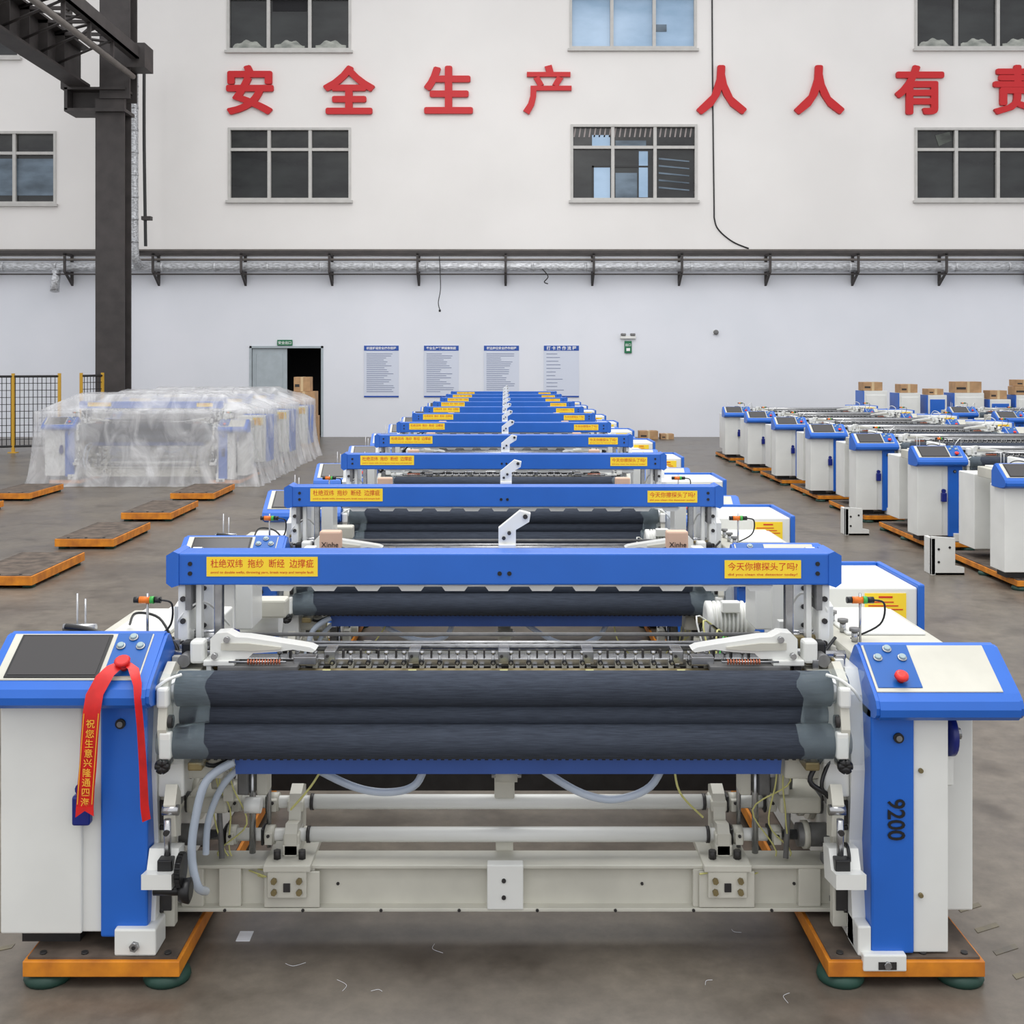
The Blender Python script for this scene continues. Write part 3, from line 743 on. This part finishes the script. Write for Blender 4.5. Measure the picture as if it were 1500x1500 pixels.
# slogan characters: raised bold letters (glyphs thickened by overlapping shifted copies; the fourth drawn stroke by stroke)
b=MB()
for ch,x in zip('安全生产人人有责',(-7.02,-4.28,-1.53,1.23,6.02,8.72,11.49,14.2)):
    if ch=='产':
        strokes=[[(-.10,.64),(.09,.69),(.15,.46),(-.03,.42)],
                 [(-.58,.36),(.60,.36),(.60,.49),(-.58,.49)],
                 [(-.40,.32),(-.25,.37),(-.12,.14),(-.27,.09)],
                 [(.24,.37),(.41,.32),(.26,.09),(.11,.14)],
                 [(-.48,-.02),(.63,-.02),(.63,.11),(-.48,.11)],
                 [(-.48,.0),(-.32,.0),(-.33,-.20),(-.38,-.42),(-.52,-.68),(-.68,-.58),(-.55,-.38),(-.49,-.18)]]
        for i,st in enumerate(strokes):
            b.prism([(x+p*1.02,9.6+q) for p,q in st],'y',WY-.095-.0007*i,WY-.005,SIGNRED)
        continue
    for k in range(8):
        t=k*math.pi/4; dx=.042*math.cos(t); dz=.034*math.sin(t)
        b.text(ch,1.40,facing(x+dx,WY-.05-.0006*k,9.6+dz),SIGNRED,.045,.006)
b.obj('slogan_lettering',(0,WY,9.6))

heads=['织造班组安全操作规程','安全生产管理规章制度','钳边岗位安全操作规程','打 卡 操 作 流 程']
for i,(x0,x1) in enumerate(((-3.87,-2.91),(-2.21,-1.25),(-.55,.42),(1.11,2.08))):
    b=MB(); y=WY
    b.box(x0,x1,y-.02,y-.001,1.1,2.53,PPAPER); b.box(x0,x1,y-.025,y-.019,2.39,2.53,PHEAD); b.box(x0,x1,y-.025,y-.019,1.1,1.14,PHEAD)
    b.text(heads[i],.1,facing((x0+x1)/2,y-.028,2.46),WHITEP,.001,.002,width=.82)
    z=2.3; R=random.Random(i)
    while z>1.2:
        L=R.uniform(.45,.95)*(x1-x0-.14) if i<3 else R.uniform(.25,.5)*(x1-x0)
        b.box(x0+.07,x0+.07+L,y-.024,y-.019,z-.008,z+.008,PINK); z-= .055 if i<3 else .10
    b.obj('wall_poster',((x0+x1)/2,y,1.8))
b=MB(); b.box(-6.27,-5.85,WY-.05,WY,2.53,2.69,EXITG,.01); b.text('安全出口',.1,facing(-6.06,WY-.052,2.61),WHITEP,.002,.001,width=.36); b.obj('exit_sign',(-6.06,WY,2.6))
b=MB(); b.box(3.34,3.54,WY-.05,WY,2.32,2.66,EXITG,.01); b.text('出口',.09,facing(3.44,WY-.052,2.55),WHITEP,.002,.001,width=.15); b.box(3.39,3.49,WY-.055,WY-.04,2.38,2.46,WHITEP); b.obj('exit_sign',(3.44,WY,2.5))
b=MB(); b.box(3.22,3.65,WY-.09,WY,2.72,2.80,WHITE,.01)
for dx in (-.13,.13): b.box(3.435+dx-.07,3.435+dx+.07,WY-.12,WY-.02,2.80,2.87,GREYM,.02)
b.obj('emergency_light',(3.44,WY,2.76))
b=MB(); b.lathe([(0,.07),(.05,.07),(.07,.04)],(5.87,WY-.02,2.9),(0,-1,0),GREYM,14); b.box(5.8,5.94,WY-.03,WY+.02,2.84,2.96,WHITE,.01); b.obj('alarm_bell',(5.87,WY,2.9))

# pipe rack
b=MB()
b.box(-22,22,WY-.60,WY-.54,5.04,5.11,GIRD); b.box(-22,22,WY-.06,WY,5.02,5.10,GIRD)
b.box(-22,22,WY-.03,WY,5.12,5.2,LEDGE)
b.cyl((-22,WY-.5,4.47),(22,WY-.5,4.47),.02,GIRD,8)
b.cyl((-22,WY-.14,4.9),(22,WY-.14,4.9),.035,LEDGE,8)
x=-14.35
while x<16:
    b.box(x-.03,x+.03,WY-.60,WY,4.99,5.05,GIRD); b.box(x-.035,x+.035,WY-.07,WY,4.25,5.05,GIRD)
    b.box(x-.03,x+.03,WY-.60,WY-.54,4.52,5.02,GIRD)
    b.prism([(WY-.60,4.55),(WY-.54,4.5),(WY,4.18),(WY,4.27)],'x',x-.03,x+.03,GIRD)
    b.box(x-.03,x+.03,WY-.58,WY,4.50,4.54,GIRD)
    x+=2.4
b.obj('pipe_rack',(0,WY,4.8))
b=MB()
b.cyl((-22,WY-.36,4.68),(22,WY-.36,4.68),.13,FOIL,20)
for k in range(30): b.cyl((-21+1.45*k,WY-.36,4.68),(-20.93+1.45*k,WY-.36,4.68),.138,FOIL,20)
b.cyl((-12.25,WY-.36,4.68),(-12.25,WY-.5,4.0),.12,FOIL,16)
b.tube([(-9.98,31.3,10.3),(-9.98,31.3,9.8),(-9.98,31.3,7),(-9.98,31.35,5.1),(-9.98,31.6,4.78),(-9.98,31.8,4.68)],.12,FOIL,16,8)
for k in range(8): b.cyl((-9.98,31.3,5.3+.6*k),(-9.98,31.3,5.36+.6*k),.13,FOIL,16)
b.obj('foil_insulated_duct',(0,WY,4.7))
b=MB(); b.tube([(-9.7,31.3,10.2),(-9.7,31.3,8),(-9.66,31.3,5.2)],.045,BLACK,8); b.box(-9.75,-9.5,31.2,31.4,5.9,6.0,GIRD); b.obj('conduit_pipe',(-9.7,31.3,8))
b=MB()
b.tube([(5.76,WY-.015,14),(5.78,WY-.015,10),(5.82,WY-.015,6.6),(5.84,WY-.015,6.0),(5.98,WY-.015,5.7),(6.35,WY-.015,5.4),(6.78,WY-.015,5.22)],.02,BLACK,8)
b.obj('hanging_cable',(5.8,WY,8))
b=MB()
b.tube([(-1.75,WY-.62,4.95),(-1.72,WY-.62,4.1),(-1.78,WY-.6,3.7),(-1.74,WY-.6,3.5)],.012,BLACK,6); b.cyl((-1.74,WY-.6,3.5),(-1.74,WY-.6,3.44),.03,BLACK)
b.tube([(1.05,WY-.62,4.6),(1.2,WY-.65,4.4),(1.1,WY-.64,4.25),(1.2,WY-.64,4.2)],.015,BLACK,6)
b.obj('hanging_cable',(0,WY-.6,4.3))

# steel column + crane runway
b=MB()
b.box(-10.12,-9.40,28.75,28.80,0,8.6,GIRD); b.box(-10.12,-9.40,29.25,29.3,0,8.6,GIRD); b.box(-9.79,-9.74,28.8,29.25,0,8.6,GIRD)
b.box(-10.3,-9.25,28.6,29.45,0,.06,GIRD)
b.box(-10.84,-9.35,28.6,29.4,8.26,8.34,GIRD); b.box(-10.84,-9.35,28.6,29.4,8.8,8.86,GIRD); b.box(-10.75,-9.45,28.95,29.05,8.3,8.85,GIRD)
b.box(-10.84,-10.76,28.6,29.4,8.3,8.85,GIRD)
b.box(-10.0,-9.25,28.7,28.76,8.6,14.5,GIRD); b.box(-10.0,-9.25,29.24,29.3,8.6,14.5,GIRD); b.box(-9.65,-9.6,28.76,29.24,8.6,14.5,GIRD)
b.box(-9.3,-8.85,28.6,29.3,9.35,9.95,GIRD)
for k in range(4):
    z=9.9+.9*k; b.cyl((-10.9,28.9,z),(-9.95,28.9,z+.8),.04,GIRD,6)
b.box(-11.0,-10.85,28.8,29.2,8.86,14.5,GIRD)
b.obj('steel_column',(-9.76,29,0))
b=MB()
GE=28.62
b.box(-10.7,-10.2,5,GE,8.86,8.92,GIRD); b.box(-10.7,-10.2,5,GE,9.75,9.80,GIRD); b.box(-10.47,-10.43,5,GE,8.92,9.75,GIRD)
b.box(-10.5,-10.4,5,GE,9.8,9.93,DARK)
b.box(-9.05,-8.98,5,28.58,9.55,9.85,GIRD); b.box(-9.2,-8.98,5,28.58,9.55,9.58,GIRD)
k=0; y=5.0
while y<27.7:
    b.box(-10.45,-9.0,y,y+.07,9.68,9.75,GIRD)
    p0=(-10.45,y,9.72); p1=(-9.02,y+1.0,9.72)
    if k%2: p0=(-9.02,y,9.72); p1=(-10.45,y+1.0,9.72)
    b.cyl(p0,p1,.035,GIRD,6); b.cyl((-10.45,y,9.0),(-9.05,y,9.6),.03,GIRD,6)
    b.box(-10.68,-10.22,y,y+.02,8.92,9.75,GIRD)
    y+=1.0;k+=1
b.cyl((-9.12,5,9.1),(-9.12,28.55,9.1),.07,LEDGE,12)
b.cyl((-9.3,5,9.3),(-9.3,28.55,9.3),.03,BLACK,8)
y=6
while y<28.5: b.box(-9.16,-9.08,y,y+.05,9.1,9.56,GIRD); y+=1.5
b.obj('crane_runway_girder',(-9.8,17,9.3))

b=MB()
def fence(p0,p1,n):
    p0=Vector(p0);p1=Vector(p1)
    for i in range(n+1):
        p=p0.lerp(p1,i/n); b.box(p.x-.03,p.x+.03,p.y-.03,p.y+.03,0,1.82,FENCEY)
        b.box(p.x-.09,p.x+.09,p.y-.09,p.y+.09,0,.02,FENCEY)
    N=int((p1-p0).length/.09)
    for i in range(N):
        p=p0.lerp(p1,i/N); b.cyl((p.x,p.y,.15),(p.x,p.y,1.75),.009,FENCEB,4)
    for z in [ .15+.16*k for k in range(11)]: b.cyl((p0.x,p0.y,z),(p1.x,p1.y,z),.010,FENCEB,4)
    for z in (.15,1.75): b.cyl((p0.x,p0.y,z),(p1.x,p1.y,z),.028,FENCEB,6)
fence((-12.15,26.2,0),(-10.3,26.9,0),2)
fence((-14.2,25.4,0),(-12.15,26.2,0),1)
fence((-10.05,27.6,0),(-9.75,28.2,0),1)
b.obj('mesh_safety_fence',(-12,26,0))

def cabinet(x,y,w,h,blue):
    b=MB()
    b.box(x-w/2,x+w/2,y,y+.6,.05,h,WHITE,.01); b.box(x-w/2-.02,x-w/2,y-.01,y+.61,.05,h,BLUE)
    b.box(x-w/2+.05,x+w/2-.05,y-.015,y,.15,h-.1,BLUE if blue else WHITE,.005)
    b.box(x+w/2-.1,x+w/2-.07,y-.03,y-.01,h*.5,h*.6,BLACK)
    b.box(x-w/2,x+w/2,y,y+.6,0,.05,BLACK)
    b.obj('control_cabinet',(x,y,0))
def carton(x,y,z,w,h,d=.4):
    b=MB(); b.box(x-w/2,x+w/2,y,y+d,z,z+h,CARDB,.004); b.box(x-.03,x+.03,y-.002,y+d+.002,z,z+h+.002,TAPE)
    b.box(x-w/2+.03,x-.06,y-.003,y,z+h*.3,z+h*.5,DARK)
    b.obj('carton',(x,y,z))
for x,w,h,bl in ((8.75,.55,1.40,False),(9.55,.5,1.35,False),(10.2,.45,1.3,True),(10.95,.7,1.35,False),(11.68,.5,1.2,True),(12.35,.6,1.3,False),(13.1,.6,1.25,True)):
    cabinet(x,27.3,w,h,bl)
carton(8.7,27.35,1.405,.45,.2); carton(9.55,27.35,1.355,.4,.2); carton(10.95,27.35,1.355,.62,.26); carton(12.35,27.35,1.305,.6,.2); carton(12.3,27.4,1.51,.4,.15); carton(13.1,27.4,1.255,.5,.2); carton(10.2,27.4,1.305,.36,.14); carton(11.68,27.4,1.205,.4,.2)
carton(-4.9,28.4,0,.6,.75,.6); carton(-4.9,28.42,.755,.55,.6,.5); carton(-4.95,28.45,1.36,.4,.35); carton(-5.42,27.9,0,.4,1.2,.45)
carton(3.9,31.2,0,.5,.22); carton(4.4,31.2,0,.35,.14); carton(3.0,31.4,0,.3,.2)
def guard(x,y,s):
    b=MB(); b.prism([(0,0),(.36*s,0),(.36*s,.08*s),(.26*s,.10*s),(.26*s,.40*s),(0,.42*s)],'y',0,.04,WHITE); b.box(0,.04,0,.2,0,.40*s,WHITE,.004)
    for dx,dz in ((.08,.28),(.08,.14),(.2,.3)): b.cyl((dx*s,-.001,dz*s),(dx*s,-.006,dz*s),.012,BLACK,10)
    b.box(.04,.36*s,0,.2,0,.02,WHITE)
    o=b.obj('guard_plate'); o.location=(x,y,0)
guard(4.12,14.0,.8); guard(4.2,11.4,.9)
b=MB()
for k in range(7):
    x=random.uniform(-.9,1.2); y=random.uniform(3.8,4.4); a=random.uniform(0,6.28); L=random.uniform(.03,.08)
    b.tube([(x,y,.003),(x+L*.5*math.cos(a),y+L*.5*math.sin(a),.003),(x+L*math.cos(a+.6),y+L*math.sin(a+.6),.003)],.0006,PAPER,5)
b.box(-.97,-.92,4.2,4.27,0,.003,PAPER)
b.obj('thread_scraps',(0,3.9,0))

# ------------------------------------------------------------ light
w=bpy.data.worlds.new('World'); S.world=w; w.use_nodes=True
bg=w.node_tree.nodes['Background']; bg.inputs[0].default_value=(.965,.975,1.0,1); bg.inputs[1].default_value=1.17
def area(name,loc,rot,sx,sy,e,c=(1,1,1)):
    l=bpy.data.lights.new(name,'AREA'); l.shape='RECTANGLE'; l.size=sx; l.size_y=sy; l.energy=e; l.color=c
    o=bpy.data.objects.new(name,l); o.location=loc; o.rotation_euler=rot; S.collection.objects.link(o)
area('overhead_fill_lamp',(0,10,14),(0,0,0),10,30,2600,(1,.985,.955))  # added overhead lamp for soft directional shadows, no visible source

cam=bpy.data.cameras.new('cam'); cam.sensor_width=36; cam.lens=40.8; cam.shift_x=.008; cam.shift_y=-221/1500
cam.clip_end=200
co=bpy.data.objects.new('camera',cam); co.location=(0,0,2.1); co.rotation_euler=(math.radians(90),0,0)
S.collection.objects.link(co); S.camera=co
